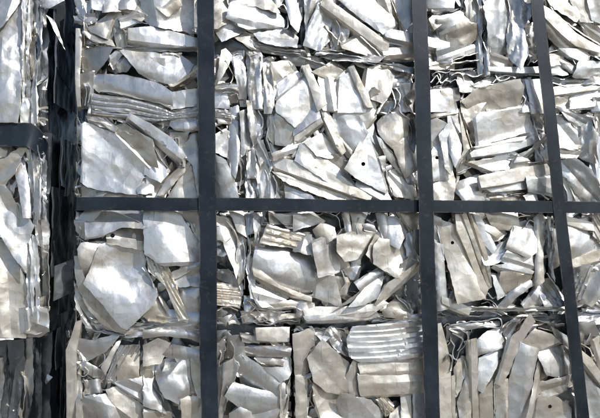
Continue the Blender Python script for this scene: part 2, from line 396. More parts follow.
for key, (x0, x1, y0, y1, back, label) in BALES.items():
    zt, zb = lrows[key] if key in lrows else rows_z[key[1]]
    e = bpy.data.objects.new('aluminium_bale', None); COL.objects.link(e); e.empty_display_size = 0.05
    xa, xb = P1(x0, 0.5*(y0+y1))[0], P1(x1, 0.5*(y0+y1))[0]
    e.location = ((xa+xb)/2, back/1000.0, zb)
    e['label'] = label; e['category'] = 'metal bale'
    e['group'] = 'strapped bales of crushed aluminium'
    ROOT[key] = e
    # compacted body behind the face: a lumpy block of pressed scrap
    rng = random.Random('core'+key)
    front = back/1000.0 + 0.040; nx = max(6, int((xb-xa)/0.018)); nz = max(6, int((zt-zb)/0.018)); ny = 14
    V = []; F = []; idx = {}
    def vert(i, j, k):
        if (i, j, k) in idx: return idx[(i, j, k)]
        x = xa+0.006+(xb-xa-0.012)*i/nx; y = front+(DEPTH-0.04)*j/ny; z = zb+(zt-zb)*k/nz
        p = Vector((x*30, y*30, z*30)); s = 0.012
        dx = noise.noise(p+Vector((3, 0, 0)))*s; dy = (noise.noise(p*1.3+Vector((0, 9, 0))))*s*1.3; dz = 0
        if i in (0, nx): dx = abs(dx)*(1 if i == 0 else -1)
        if 0 < k < nz: dz = noise.noise(p*0.9+Vector((0, 0, 5)))*s*0.6
        if j == 0: dy = abs(dy)*1.5
        idx[(i, j, k)] = len(V); V.append((x+dx, y+dy, z+dz)); return idx[(i, j, k)]
    for i in range(nx):
        for k in range(nz):
            F.append((vert(i, 0, k), vert(i+1, 0, k), vert(i+1, 0, k+1), vert(i, 0, k+1)))
            F.append((vert(i, ny, k), vert(i, ny, k+1), vert(i+1, ny, k+1), vert(i+1, ny, k)))
    for j in range(ny):
        for k in range(nz):
            F.append((vert(0, j, k), vert(0, j, k+1), vert(0, j+1, k+1), vert(0, j+1, k)))
            F.append((vert(nx, j, k), vert(nx, j+1, k), vert(nx, j+1, k+1), vert(nx, j, k+1)))
        for i in range(nx):
            F.append((vert(i, j, 0), vert(i, j+1, 0), vert(i+1, j+1, 0), vert(i+1, j, 0)))
            F.append((vert(i, j, nz), vert(i+1, j, nz), vert(i+1, j+1, nz), vert(i, j+1, nz)))
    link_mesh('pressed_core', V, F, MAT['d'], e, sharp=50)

# one piece a line: material code[:shape] [h = mm proud] outline points; @bale x y scale sets the frame of reference
PIECES = """
@L1 0 0 3.98
w:k h=1 -40,-60 75,-60 84,60 82,300 80,405 70,480 -40,480
w:k h=3 -40,140 -40,-60 70,-60 80,5 30,75
s h=-3 t=20,0 84,-60 104,-60 108,120 100,300 106,480 88,480 84,200
g h=-5 t=25,0 102,-60 130,-60 128,100 112,230 124,360 118,480 104,480 100,300 106,120
s h=-8 t=25,0 126,-60 150,-60 152,80 140,180 146,320 150,480 118,480 124,360 114,230
d h=-14 t=25,0 148,-60 162,-60 168,130 160,240 166,330 168,480 146,480 142,320 150,200
w:k h=-10 155,8 240,-2 246,14 216,30 165,26
E 100,190 108,240 112,280 126,320
E 150,130 166,190 150,250 144,340
E 110,20 118,120 106,200 112,330
E 86,40 88,150 84,280 88,400
@L1 0 105 3.98
s h=-4 t=20,0 78,-20 118,-20 145,20 150,90 92,90
@L2 0 105 3.98
w h=-3 -60,140 44,140 26,200 -60,230
t h=0 -60,240 20,215 82,165 92,190 60,262 20,312 -60,300
w:B100,8 h=2 60,262 95,195 115,330 122,440 92,440 74,330
w:k h=4 -60,305 20,325 62,398 72,440 100,520 -60,520
s h=-4 t=22,0 90,130 118,130 132,250 140,440 122,440 112,250
g h=-8 t=25,0 116,130 150,130 158,230 160,440 138,440 130,250
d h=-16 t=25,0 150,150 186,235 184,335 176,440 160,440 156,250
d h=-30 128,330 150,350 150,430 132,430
E 118,150 130,260 138,380 130,440
E 148,160 160,240 156,300 166,360
@L2 0 210 3.98
w:k h=6 -60,-20 70,-20 96,10 130,62 106,130 102,240 62,190 10,108 -60,60
c:k h=2 -60,70 8,112 62,200 104,290 112,420 100,500 -60,500
w h=-1 t=18,0 104,100 124,120 132,200 136,330 128,440 110,440 108,300 100,200
s h=-5 t=22,0 122,100 146,130 156,200 160,330 154,440 128,440 134,300
g h=-12 t=22,0 130,-10 178,-5 196,80 192,150 150,132
g h=-18 t=22,0 158,130 192,150 196,270 190,440 158,440
E 190,170 194,270 196,400
E 112,130 124,220 118,300 130,420
E 60,60 80,120 96,160
@L2 0 313 3.98
w:k h=1 -60,-10 48,-10 45,97 -60,106
s h=-2 54,-15 182,-15 186,70 150,90 76,86 60,60
w h=2 60,-10 110,-15 120,60 90,84 66,60
s h=-6 130,-20 195,-20 188,50 150,70
E 60,20 90,70 150,84 180,66
@L3 0 313 3.98
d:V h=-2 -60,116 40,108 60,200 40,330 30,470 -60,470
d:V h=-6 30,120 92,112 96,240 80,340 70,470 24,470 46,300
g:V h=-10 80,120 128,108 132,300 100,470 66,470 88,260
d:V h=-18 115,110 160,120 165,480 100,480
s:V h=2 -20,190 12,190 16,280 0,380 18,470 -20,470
E 90,120 84,200 100,300 84,420
@A1 0 0 3.98
s h=-5 302,-10 332,-10 344,40 330,62 305,44
w:k h=0 360,-25 410,-25 412,38 364,32
w:k h=-2 411,-25 470,-25 472,35 416,38
w h=-3 301,66 370,58 376,85 345,96 305,90
s h=-9 330,20 360,20 372,60 352,120 338,80
c:B60,9 h=-6 355,112 400,80 440,50 458,42 442,120 430,152 370,126
c h=-3 345,126 440,160 452,182 385,168 350,150
c:B85,10 h=-10 450,50 480,40 502,60 502,192 470,192 455,120
w h=-2 480,70 540,55 562,80 520,102 490,112
c h=-6 470,28 540,18 600,60 560,82 500,62
w h=-9 465,-40 560,-40 560,30 480,30
w:P h=2 514,114 600,107 800,158 800,182 690,190 600,188 515,166
w h=-2 560,-60 690,-60 800,-50 800,140 700,118 600,100 568,62
c h=3 600,-60 690,-60 720,20 660,70 610,30
g h=-18 340,90 450,100 480,200 330,180
E 330,20 340,80 350,110
E 300,30 320,70 350,90 
E 500,75 540,90 600,95 680,105
E 480,100 500,130 505,180
g:V h=-12 500,165 600,186 690,190 790,186 790,205 600,204 480,196
@A1 150 0 3.98
c:B80,8 h=-3 230,-30 300,-30 312,80 270,106 230,106
w:k h=1 264,120 325,85 379,120 290,160
w h=2 313,68 326,20 350,10 400,20 500,55 526,80 522,116 440,122 420,132
c h=-3 345,-25 470,-25 502,46 430,26 360,9
g h=-8 475,-20 526,-20 516,26 490,16
w:B85,7 h=-4 538,-20 582,-20 606,60 588,122 560,92 546,40
c h=-4 328,140 380,130 416,160 426,192 400,190
w h=-1 420,135 470,125 530,113 584,150 578,186 500,180 440,162
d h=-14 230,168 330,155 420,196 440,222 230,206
g:V h=-9 430,165 470,172 520,190 606,200 606,226 500,216 440,202
E 300,-10 320,40 310,75
E 510,30 530,18 550,60 545,112 530,112
E 560,10 575,60 590,110
E 430,190 500,205 600,215
E 420,170 500,192 600,205
@A2 0 0 3.98
c:P h=-2 302,118 322,120 326,180 318,300 322,420 308,420 300,300
g:k h=-7 t=-16,-12 324,194 380,190 442,194 420,240 370,300 340,322 330,260
w h=-6 428,226 470,200 492,210 450,262
g h=-8 455,266 500,210 532,250 500,282 470,282
w:B20,14 h=0 490,206 520,197 600,204 700,214 760,258 740,290 680,332 600,312 560,290
E 440,195 470,190 500,196
E 330,330 345,370 338,418
E 345,330 360,350 350,410
E 420,200 440,240 430,262
g h=-14 324,310 372,300 372,420 330,420
@A2 75 50 3.53
c:k h=-2 t=8,-4 250,34 312,38 316,114 262,104
s:B8,12 h=0 65,85 180,90 300,122 340,150 340,200 300,188 90,150 65,130
s:B-10,-10 h=-2 330,152 345,150 430,138 530,150 540,205 430,196 345,208
g h=-12 t=0,0 62,155 300,190 345,210 430,195 545,215 548,245 440,285 345,270 190,245 60,235
s:T h=3.0 58,154.4 180,166.4 285,194.6 345,218.8 430,199.0 520,211.4 550,220.6 550,229.4 520,222.6 430,213.0 345,229.2 285,211.4 180,185.6 58,173.6
s:T h=2.4 58,172.4 180,184.4 285,209.6 345,225.8 430,211.0 520,220.4 550,227.6 550,236.4 520,231.6 430,225.0 345,236.2 285,226.4 180,203.6 58,191.6
s:T h=1.8 58,190.4 180,202.4 285,224.6 345,232.8 430,223.0 520,229.4 550,234.6 550,243.4 520,240.6 430,237.0 345,243.2 285,241.4 180,221.6 58,209.6
s:T h=1.2 58,208.4 180,220.4 285,239.6 345,239.8 430,235.0 520,238.4 550,241.6 550,250.4 520,249.6 430,249.0 345,250.2 285,256.4 180,239.6 58,227.6
s:B-4,13 h=3 345,252 430,236 500,262 470,282 400,288 360,282 340,266
t:P h=2 330,118 350,120 430,62 434,78 400,102 362,128 338,128
w:B60,8 h=1 430,60 470,40 500,44 505,70 480,110 440,100
E 90,145 120,148 200,165 290,185 340,205
E 64,170 180,182 300,215 340,225
E 70,210 180,222 300,240
E 345,215 430,208 545,225
E 500,235 545,225 552,245
E 500,270 520,290 490,300
@A2 150 0 3.98
c h=-4 230,244 270,240 281,265 256,302 230,310
c:B70,10 h=1 284,206 300,199 323,225 311,260 281,312 257,345 270,290
g h=-9 230,340 330,330 356,340 356,410 230,410
w:V h=-2 328,240 360,224 371,250 386,330 382,410 360,410 340,300
g h=-16 320,220 380,210 390,330 360,330
E 260,355 320,350 350,360
E 290,370 330,365 350,378
E 320,380 345,372 355,395
E 300,240 330,300 320,330
@A2 0 105 3.98
w:V h=-5 348,48 400,55 462,90 440,120 400,116 365,86
w:k h=2 330,88 346,80 470,130 592,250 570,272 540,322 546,352 400,332 356,322 330,302
t:k h=-2 468,112 500,84 600,140 620,240 560,224 480,142
c h=-4 320,308 356,330 412,352 350,397 324,372
w h=-3 388,330 540,352 545,372 400,372
w h=-3 545,316 580,280 606,290 606,345 555,345
w:P h=6 505,60 519,32 600,74 682,130 737,200 716,224 660,172 600,122
g h=-12 440,80 510,60 600,130 520,110
E 350,60 400,70 440,100
E 540,320 570,290 600,285
E 330,310 360,335 410,345
@A2 150 105 3.98
w:B50,8 h=-3 0,140 40,170 76,260 42,302 -20,272
c:B-45,10 h=-1 38,348 70,290 130,240 150,200 167,230 102,302 60,354
s:B70,14 h=-4 110,182 170,118 230,128 230,372 190,360 170,240 140,210
c:B60,9 h=-6 70,372 140,260 172,240 210,372
w h=-4 -20,282 40,310 46,372 -20,372
w h=-3 230,135 300,100 322,120 312,212 290,200 232,168
s:B70,16 h=1 230,188 300,224 332,290 352,372 230,372
w:B88,7 h=-3 318,20 350,9 361,60 356,190 340,282 314,250 314,120
w:B85,7 h=-4 360,40 390,30 402,100 396,170 364,192
g h=-8 75,110 150,110 120,180 90,170
E 60,120 80,140 110,130 120,170
E 100,130 105,175 90,180
E 10,150 40,210 70,250
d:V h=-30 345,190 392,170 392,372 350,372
E 350,200 362,280 352,350
@B2 150 0 3.98
w:V h=0 384,212 430,204 446,230 441,320 446,420 394,420 390,300
w:V h=-3 446,240 480,258 497,360 482,440 455,440 445,330
c h=-6 484,256 560,249 577,285 530,322 500,322
w h=-3 498,326 580,289 606,298 560,352 510,392
g h=-8 528,228 606,228 606,262 540,252
E 384,215 400,240 392,330 398,410
E 440,225 452,300 446,400
E 480,260 494,330 486,410
E 395,225 430,215 440,240
@B2 300 0 3.98
w:k h=2 -90,390 -30,340 22,298 40,340 60,440 -20,500 -90,440
g h=-9 -10,215 80,234 112,272 60,272 10,252
c:k h=-5 58,286 130,249 182,280 150,322 90,302
c:P h=4 9,266 36,260 105,410 70,440 62,420
c h=0 74,300 152,325 141,440 95,440
w:k h=1 154,326 196,300 275,430 268,450 148,450
c:P h=5 194,271 216,264 290,424 256,424
c:k h=-1 264,281 330,265 369,295 356,362 330,402 290,388 254,352
t h=6 275,362 296,352 312,366 286,382
g:V h=-7 215,246 330,240 457,274 440,292 340,266 250,256
s:B5,9 h=-5 360,322 430,300 442,332 400,342 370,348
g h=-12 364,280 452,290 446,312 380,322
s:V h=-9 376,342 452,334 452,440 368,440
E 215,250 300,248 400,265 450,280
E 130,240 220,244 300,258
E 380,350 400,380 390,420
E 410,340 420,380 440,410
E 360,350 380,400 372,430
E 0,225 60,245 110,262
@B2 150 105 3.98
w:V h=-2 388,-10 450,-10 471,60 440,130 410,162 399,100
w:V h=-1 384,176 416,165 421,282 389,282
w:V h=-5 409,150 451,150 482,240 470,272 440,222
w:V h=-1 440,210 470,268 477,375 440,375 419,260
w:V h=-4 470,264 502,300 522,375 480,375
w:V h=-4 460,-10 500,-10 511,90 490,152 470,122
s:V h=-8 386,278 425,285 440,375 390,375
E 405,10 400,90 412,160 395,180
E 425,10 450,70 430,140 460,200 480,260
E 455,0 475,70 465,130 490,200
E 420,170 435,230 455,290 450,360
E 388,180 392,240 388,290 410,370
E 490,280 505,320 500,370
w:k h=0 498,32 520,-20 620,-20 620,132 560,162 500,152
w h=-2 493,192 560,160 640,128 640,172 540,202 500,217
c:P h=4 488,218 520,208 640,236 760,290 880,362 872,380 780,356 500,274
c h=0 498,268 540,278 800,360 860,385 740,385 540,306
w h=-2 540,308 600,330 650,375 545,375
@B2 300 105 3.98
w:k h=-1 -20,-20 62,-20 76,45 -20,112
c:P h=2 -20,118 80,50 92,75 30,130 -20,152
c:P h=4 70,-20 90,-10 132,60 182,180 166,196 110,110
w:k h=0 145,-20 200,-20 264,105 222,192 134,80
c:k h=-3 203,-20 300,-20 302,52 266,102
t h=1 129,90 216,190 206,217 186,202 130,130
w:k h=-3 28,152 90,120 152,180 120,206 72,198
t:k h=-5 74,196 182,198 202,236 192,284 140,250
w:kH252,235,2.2 h=5 184,252 290,74 311,150 310,216 346,330 340,346 224,286
w:k h=1 8,164 30,158 192,280 232,330 270,380 225,380 -10,226
w:P h=5 219,330 236,289 347,350 364,382 290,382
w h=0 310,214 336,210 336,242 320,242
c:B120,14 h=1 314,76 340,45 390,34 427,60 421,130 380,172 345,142 320,110
s:B50,6 h=-3 310,130 376,180 412,272 390,262 340,202
c:B60,8 h=3 374,171 420,139 452,200 467,250 420,282 400,240
c h=-4 344,260 400,268 452,320 452,370 380,356
g h=-7 418,282 466,260 472,370 450,356
g h=-8 298,32 340,-10 384,-10 350,42
s:V h=-12 428,40 470,40 470,220 430,160
d:V h=-16 330,240 360,250 385,370 350,372
E 430,60 445,110 440,160
E 450,50 462,120 455,190
E 395,0 400,30 430,50
E 420,-10 440,30 470,40
E 340,240 350,300 370,360
E 325,240 338,300 352,350
E 310,100 330,150 370,190
E 360,5 352,30 330,50
@B1 300 0 3.98
d:V h=-14 2,-40 17,-40 17,202 2,210
s:V h=-3 18,-40 76,-40 81,20 40,102 24,102
w:V h=-1 75,18 140,60 152,90 126,152 80,197 18,177 30,110
c:P h=6 84,10 110,-6 352,168 352,206 330,212 300,186 78,26
w:k h=0 118,-40 290,-40 382,90 352,120 340,142 230,62
c h=-3 290,-40 360,-40 387,80 342,97
w:k h=1 360,-40 460,-40 456,70 422,114 400,80
s:V h=-7 128,66 192,120 182,182 150,202 134,182
c:B15,9 h=-3 174,172 240,139 292,180 332,215 300,227 180,192
w:P h=8 343,130 366,117 592,168 594,207 580,212 343,157
c:P h=3 330,195 460,178 460,227 340,232
c h=-1 503,195 532,200 528,252 508,252
g:V h=-8 60,210 100,199 170,194 332,226 300,248 130,240
d h=-12 340,230 520,226 520,246 350,242
w:k h=-1 500,-20 606,-20 606,38 510,40
w:B40,8 h=-4 513,82 550,50 562,90 530,117
g h=-8 510,212 600,214 600,247 510,256
c h=-2 500,256 600,245 600,272 500,274
E 360,-10 390,70 412,117
E 100,100 130,140 180,190
E 30,190 90,200 180,205
E 60,215 160,215 300,240
E 240,145 290,190 330,230
E 140,75 160,120 150,180
@B1 450 0 3.98
s:B30,16 h=-4 -40,70 65,40 72,86 30,97 -40,130
t:k h=-1 -30,132 50,94 100,100 106,150 60,182 -30,196
w h=1 -40,192 105,180 111,202 -40,245
c h=-4 64,-30 96,-30 101,90 70,92
E 0,245 60,225 110,210
E 0,255 60,245 115,240
E 60,90 90,100 105,120
s:V h=-5 98,-30 118,-30 132,100 124,150 134,280 112,290 104,150
@C1 450 0 3.98
s:V h=-4 122,-30 136,-30 150,100 152,200 158,280 138,290 126,180 138,110
E 105,-10 125,60 140,110 125,140 145,200 150,270
E 125,-10 150,60 142,120 160,200 150,270
E 115,20 128,90 118,150 132,230
w:V h=0 134,30 200,-30 231,30 236,100 231,202 180,222 154,192 150,90
w:V h=2 214,-30 320,-30 332,40 292,110 312,202 282,267 234,217 229,60
c h=-4 158,210 240,238 242,267 164,267
w:P h=2 158,266 370,266 370,290 300,291 160,282
g:V h=-8 298,110 345,90 352,190 310,202
g h=-10 308,200 370,184 370,232 320,242
E 150,220 200,235 240,262
E 290,110 300,160 290,200
E 230,-10 240,60 230,130 236,190
E 310,205 320,240 310,262
@D1 450 0 3.98
c:P h=4 366,20 400,38 500,130 606,190 606,212 500,182 420,112 372,62
c h=-2 372,-30 480,-30 522,60 500,82 420,36
c h=-5 480,-30 550,-30 562,80 510,82 490,40
w:k h=-2 550,-30 640,-30 640,100 570,72
t:B50,12 h=-4 374,62 420,106 472,160 482,187 440,192 400,152
w:P h=2 438,194 546,194 547,236 530,247 480,226
c h=-2 380,215 452,215 441,257 385,262
w h=1 440,234 501,260 512,287 480,287 444,256
w:V h=-3 498,302 520,249 640,245 640,306 510,308
w h=-2 385,262 452,265 457,292 385,292
g:V h=-8 390,298 460,310 540,304 640,310 640,334 480,342 420,374 390,344
c h=-4 520,85 606,110 640,180 606,186 540,135
E 400,300 460,318 540,310 600,318
E 410,330 470,345 540,335 600,330
E 385,210 440,200 480,225 500,260
E 545,240 560,220 600,240
E 400,30 450,80 520,130 600,180
@C2 300 0 3.98
d:V h=-18 515,280 600,272 606,352 520,352
w:k h=-1 500,356 600,348 620,440 500,440
E 525,300 550,285 580,290 600,280
E 520,330 545,300 560,330 590,310
E 535,345 560,340 580,320 600,330
E 550,290 560,310 545,335
@C2 450 0 3.98
w h=-2 34,296 60,300 101,345 90,362 45,357
w h=-3 98,336 160,309 177,320 120,347
c:B30,9 h=-3 -30,362 30,354 36,395 -30,416
c:k h=-1 t=-6,-8 58,402 110,354 240,324 272,319 287,350 272,430 88,440
w:B85,8 h=-3 308,330 390,330 392,440 330,440
d:V h=-16 5,290 300,285 300,345 120,350 40,365 5,350
s:V h=-9 270,320 320,320 335,440 275,440
E 5,300 30,290 50,300 60,340
E 60,295 100,305 130,295 160,300
E 0,330 20,315 35,350
E 120,350 180,335 240,330
E 180,300 200,320 240,310
E 170,330 190,310 220,300 260,310
E 285,330 295,370 285,410
E 280,370 300,390 295,420
@C2 300 105 3.98
c h=-3 510,50 600,-10 620,30 600,42 540,52
w:k h=-5 t=-10,-6 500,72 545,60 582,80 541,200 530,282 500,300
w:H545,210,1.8 h=1 510,212 550,149 581,250 592,292 510,296
w:k h=2 558,130 600,78 615,200 600,264 580,242
c:k h=-2 510,292 600,270 612,300 602,385 510,385
E 520,60 560,45 600,30
E 575,90 560,150 590,250
@C2 450 105 3.98
w:B80,7 h=0 -10,40 30,18 46,130 41,202 20,242 -5,180
c:B75,6 h=-1 38,28 56,100 87,220 60,262 28,274 25,240 54,180
c h=-4 58,60 100,49 107,152 80,112
c:B20,8 h=-6 48,-20 142,-20 100,50 60,60
w:k h=2 99,55 130,30 270,9 312,18 312,102 110,157
c:P h=3 98,166 260,130 302,124 292,141 110,172
w:P h=4 84,190 120,164 322,134 333,156 240,186 90,207
w h=-2 58,232 240,189 262,195 232,252 150,272 110,252
s h=0 248,202 310,180 382,118 388,136 310,202
w h=-1 238,252 270,204 333,240 260,257
c:P h=7 118,282 396,233 404,272 310,297 130,328
w:k h=-1 23,316 110,284 131,330 137,375 60,382 18,330
w:P h=3 134,327 306,296 314,332 170,347
w:k h=-2 312,291 404,284 414,360 320,342
t:V h=-7 138,351 270,340 300,378 110,380
w h=-2 298,362 330,344 342,372 310,384
g:V h=-9 308,-10 342,18 372,80 350,122 320,112 330,60
s:V h=-8 340,130 385,130 395,235 345,235
E 310,10 330,60 345,110 380,190
E 50,30 70,110 90,200 60,250
E 40,110 60,180 40,250
E 110,255 150,275 120,290
E 270,210 320,230 370,222
E 330,160 350,200 370,225
E 150,355 220,352 280,362
E 160,370 230,360 300,350
E 330,345 360,355 390,380
E 30,270 50,262 100,240
@D2 450 0 3.98
c:P h=2 400,350 470,338 640,328 640,348 470,377 410,392
w:k h=-1 468,392 540,349 583,360 570,430 470,440
c h=-3 400,396 476,385 482,440 405,440
w h=-4 583,350 640,345 640,440 570,440
E 470,385 540,360 600,350
E 480,400 475,420 490,440
@D2 450 105 3.98
w h=-1 405,45 450,48 502,110 512,172 440,162 415,100
w:V h=0 430,8 520,38 572,48 562,92 500,92
c:P h=3 418,150 522,160 512,182 425,172
c h=-1 425,176 512,185 492,212 430,207
w:V h=2 440,226 500,214 562,260 600,330 640,390 520,380 470,292 446,282
w:V h=0 498,110 560,68 588,130 572,232 508,202
g:V h=-6 573,-20 640,-20 640,140 580,102
w:V h=-4 575,130 640,140 640,340 600,330 560,250
s h=-6 430,230 470,290 520,382 440,382 430,300
E 450,280 480,330 500,380
E 440,290 462,340 470,380
E 572,60 584,130 576,200 590,260
E 590,90 584,170 598,250
@A3 70 205 3.33
s:B-30,8 h=-4 20,60 60,14 110,14 80,50 62,90 60,112 36,100
w:B10,12 h=2 60,110 60,58 100,18 240,14 250,80 170,74 110,101
c:H142,102,2.4 h=-5 128,86 246,74 242,148 128,126
w:k h=4 250,14 350,14 432,130 437,192 310,197 254,160
c:B20,9 h=1 28,150 40,130 92,124 130,128 100,198 76,206 70,248 40,220
w:k h=4 t=6,7 cy=203,327 100,140 130,128 246,150 247,205 287,300 276,326 232,370 190,408 170,402 140,368 108,326 50,262 76,202
c:B-55,9 h=6 18,178 30,178 44,225 60,264 92,310 130,352 176,396 180,414 150,417 104,390 62,346 34,292 20,232
w:B-55,5 h=3 40,216 52,250 100,300 140,345 182,388 182,404 130,362 84,314 52,272
g h=-8 18,260 60,345 150,418 60,418 22,340
c:R62,6.5,4 h=2 253,164 320,188 362,290 394,376 360,384 318,272 262,222
w h=-1 333,236 380,205 432,190 470,200 470,262 350,267
s:B60,14 h=-3 350,270 470,258 470,340 410,352 376,376
c:B30,14 h=-3 236,352 300,308 352,380 280,402
d h=-10 228,360 245,350 262,388 250,398
s:V h=-4 190,402 280,386 400,384 470,390 470,412 330,416 200,416
g:B30,9 h=-7 350,14 440,14 470,30 470,75 400,70
c h=-6 400,60 470,60 470,150 430,128
E 250,165 300,230 350,330 370,385
E 255,220 300,320 330,370
E 30,110 60,125 130,125
E 70,200 80,240 60,260
E 240,150 252,180 248,205
E 430,200 380,230 340,250
E 200,404 300,392 400,390 440,398
E 230,414 330,404 440,408
E 100,20 170,30 240,60
@A3 150 210 3.98
c h=-2 240,18 320,39 352,100 346,152 320,72 240,62
c:B70,9 h=-4 318,8 386,8 382,102 350,82
w:B80,8 h=1 240,70 300,58 331,80 352,220 341,264 310,182 290,122 240,120
s:V h=-5 240,130 300,120 322,150 290,177 240,172
g h=-6 240,245 310,239 352,290 340,302 240,262
c:R6,5,3 h=-1 240,288 350,300 364,340 356,384 240,374
s:V h=-5 353,100 382,130 377,250 355,282 345,200
d h=-20 270,180 310,180 330,250 265,245
E 300,40 340,90 350,150
E 345,160 352,220 340,270 360,320
E 270,110 300,130 320,110
E 280,390 330,380 360,390
E 268,400 310,385 350,400
E 372,130 378,200 370,270
@B3 150 210 3.98
w:V h=-2 384,20 411,8 417,70 389,92
w:V h=0 414,20 462,8 442,60 420,112 414,60
s:V h=-3 394,120 442,108 452,152 410,192 400,160
w:V h=1 384,200 412,189 417,290 433,352 400,342 389,270
s:V h=-5 378,348 432,358 444,440 382,440
c:R13,6.5,4 h=2 438,132 470,56 600,92 660,115 660,165 600,154 440,134
s:B14,34 h=-4 428,150 470,140 600,154 660,170 668,250 660,330 600,352 520,322 414,242
c:P h=4 412,236 440,244 520,300 640,345 640,362 560,346 470,305 416,268
w h=-1 413,300 450,304 542,345 500,378 440,378 419,350
c:B10,7 h=-2 438,380 560,360 640,372 640,392 560,392 460,404
w:B10,7 h=-4 498,18 640,8 640,62 540,57
c h=-6 470,-10 510,20 540,55 480,52
s h=-4 570,380 620,372 625,420 580,425
E 388,100 400,150 390,210 400,280 420,350
E 410,190 405,260 425,340
E 440,60 430,110 445,150
E 385,360 420,380 400,410
E 400,370 430,400 440,415
E 430,370 480,392 560,388 600,400
E 440,395 500,405 560,402
E 450,20 445,60 465,60
@B3 300 210 3.98
w:B20,8 h=0 -20,22 50,13 92,45 40,62 -20,80
c:B50,14 h=1 58,80 90,54 132,70 137,110 100,127 70,107
c h=-3 -20,82 40,100 52,172 -20,156
w:k h=3 48,130 110,104 147,160 157,242 75,262 58,180
c:k h=4 149,105 200,89 302,93 242,192 180,202 150,162
s:B85,14 h=-1 168,20 200,8 217,90 185,94
w:B80,14 h=0 204,8 262,18 237,92 215,84
s:B20,10 h=-2 254,60 290,54 302,87 265,92
s:B85,12 h=-4 303,18 346,18 352,112 320,112
w:B70,12 h=-1 349,40 376,24 422,80 392,142 350,122
c:k h=-3 368,-20 490,-20 490,92 440,72 400,32
c h=1 268,172 300,104 322,120 291,202
c:k h=3 299,150 320,119 442,150 402,267 380,262 299,212
w h=-2 418,110 446,94 470,150 470,200 455,205 430,192
w h=2 398,234 452,168 470,200 420,254
t:B40,10 h=-6 148,168 190,200 202,242 160,244
s h=-3 180,242 242,229 221,277 200,272
c:k h=-1 68,256 132,260 152,330 162,378 58,342
t:B70,12 h=-3 128,270 202,275 182,332 150,332
w:B-30,9 h=2 158,378 200,350 240,320 218,290 320,230 334,244 300,300 250,345
w:B-35,8 h=5 200,380 244,330 312,243 328,270 312,342 260,372
c:P h=7 298,372 350,290 470,206 470,245 370,332 310,388
c:P h=6 18,400 60,384 160,386 300,374 330,360 350,372 310,398 270,424 30,440
c:B40,9 h=-2 328,392 380,358 444,400 432,424 340,424
d h=-20 370,330 470,250 470,420 440,395 385,355
g:V h=-8 455,90 500,90 500,420 462,420
E 380,340 420,380 440,410
E 170,30 185,60 190,100
E 235,30 225,60 230,95
E 290,200 310,150 300,110
E 165,240 180,290 160,320
E 200,200 215,240 205,270
E 440,80 450,140 470,180
E 265,40 285,50 300,40
E 130,100 150,100 165,80
E 110,10 150,30 160,70
@C3 300 210 3.98
w:B85,10 h=2 538,140 570,149 592,382 544,392
g:B80,7 h=-4 510,18 560,38 582,122 550,132 510,120
g:V h=-10 500,110 545,135 545,400 505,400
E 545,60 560,130 575,200
@C3 450 210 3.98
c:kH10,130,1.8 h=3 -50,40 0,58 30,70 62,150 112,300 137,342 30,364 8,270
c:P h=5 22,20 42,18 96,170 152,310 140,344 112,300 60,152 28,82
c:P h=4 45,18 66,16 120,170 166,302 152,312 98,168
c:P h=3 70,14 92,18 150,180 166,296 124,170
w:P h=2 96,20 122,28 184,150 168,172 132,132
w h=0 94,60 141,110 177,155 140,172 114,120
c:B20,9 h=-2 148,14 262,14 267,60 230,77 180,72
c:P h=1 139,40 212,98 190,112 144,82
w h=0 138,182 241,108 216,170 221,190 170,212 144,212
w:B30,12 h=3 229,150 260,60 300,49 337,80 340,162 310,182
w h=2 213,206 240,164 337,188 337,232 260,227
w:P h=4 183,220 240,214 332,243 322,262 220,242
t:k h=0 193,250 220,244 322,264 302,302 210,332 188,290
w h=1 168,260 190,264 217,330 190,347
s:B40,9 h=2 188,392 240,329 310,289 332,300 260,352 220,398
w h=1 288,372 340,308 377,350 360,378 300,388
c:B88,16 h=1 333,40 360,14 387,50 372,110 376,272 340,302 344,160
g:V h=-4 348,290 400,279 442,340 460,376 380,376 358,322
s:V h=-5 388,40 412,50 407,200 417,272 400,242 383,150
w:P h=3 -30,345 0,354 82,390 72,420 -30,384
s:V h=-5 80,384 460,374 460,402 90,404
E 95,385 200,392 300,388 440,380
E 80,400 180,400 320,402 440,392
E 390,50 400,120 392,200 410,270
E 385,250 420,300 445,350
E 345,60 352,140 346,220 356,290
E 260,60 235,110 225,160
E 150,330 170,350 190,340
E 130,350 170,365 190,392
E 300,60 320,40 340,50
@D3 450 210 3.98
w h=-3 413,80 460,90 460,200 409,232
c:P h=3 450,22 562,49 572,82 460,64
w:B30,12 h=2 455,70 530,74 587,150 540,192 490,202 465,130
c:P h=4 470,206 592,158 640,180 520,232 475,228
s:R-68,4,3 h=0 480,332 550,219 567,225 532,352 490,364
c:k h=1 523,357 570,219 640,213 640,300 567,374
c:R60,5,3 h=-2 568,10 640,0 640,160 570,102
g:V h=-6 470,235 550,225 500,380 470,380
E 500,230 520,290 490,350
E 520,240 540,280 510,360
E 550,370 590,360 620,380
@A4 0 313 3.98
c:P h=2 262,150 300,40 326,30 302,150 302,480 265,480
c:k h=-2 299,150 326,180 332,480 305,480
s:B20,11 h=-3 305,100 370,110 482,80 420,152 390,167 340,192 310,152
g:B-15,9 h=-4 299,200 340,194 422,240 402,268 350,242
c:B60,9 h=1 404,212 460,120 482,108 442,200 421,242
s:R-62,5,5 h=2 424,257 480,130 552,128 557,170 530,222 470,272 430,277
c:k h=4 474,180 552,168 547,272 474,267
g:B80,8 h=-1 333,270 392,268 402,312 344,322
w h=2 318,382 340,339 422,329 484,390 490,480 318,480
c h=0 428,310 470,299 540,350 640,420 640,480 500,480 440,352
w h=2 458,280 560,259 640,259 640,400 530,332
t h=-1 548,212 600,148 606,250 560,264
g:V h=-5 365,20 500,80 600,60 600,90 500,98 430,84
E 305,200 320,215 310,240 340,250 350,230 335,215
E 330,260 345,285 335,320 380,325
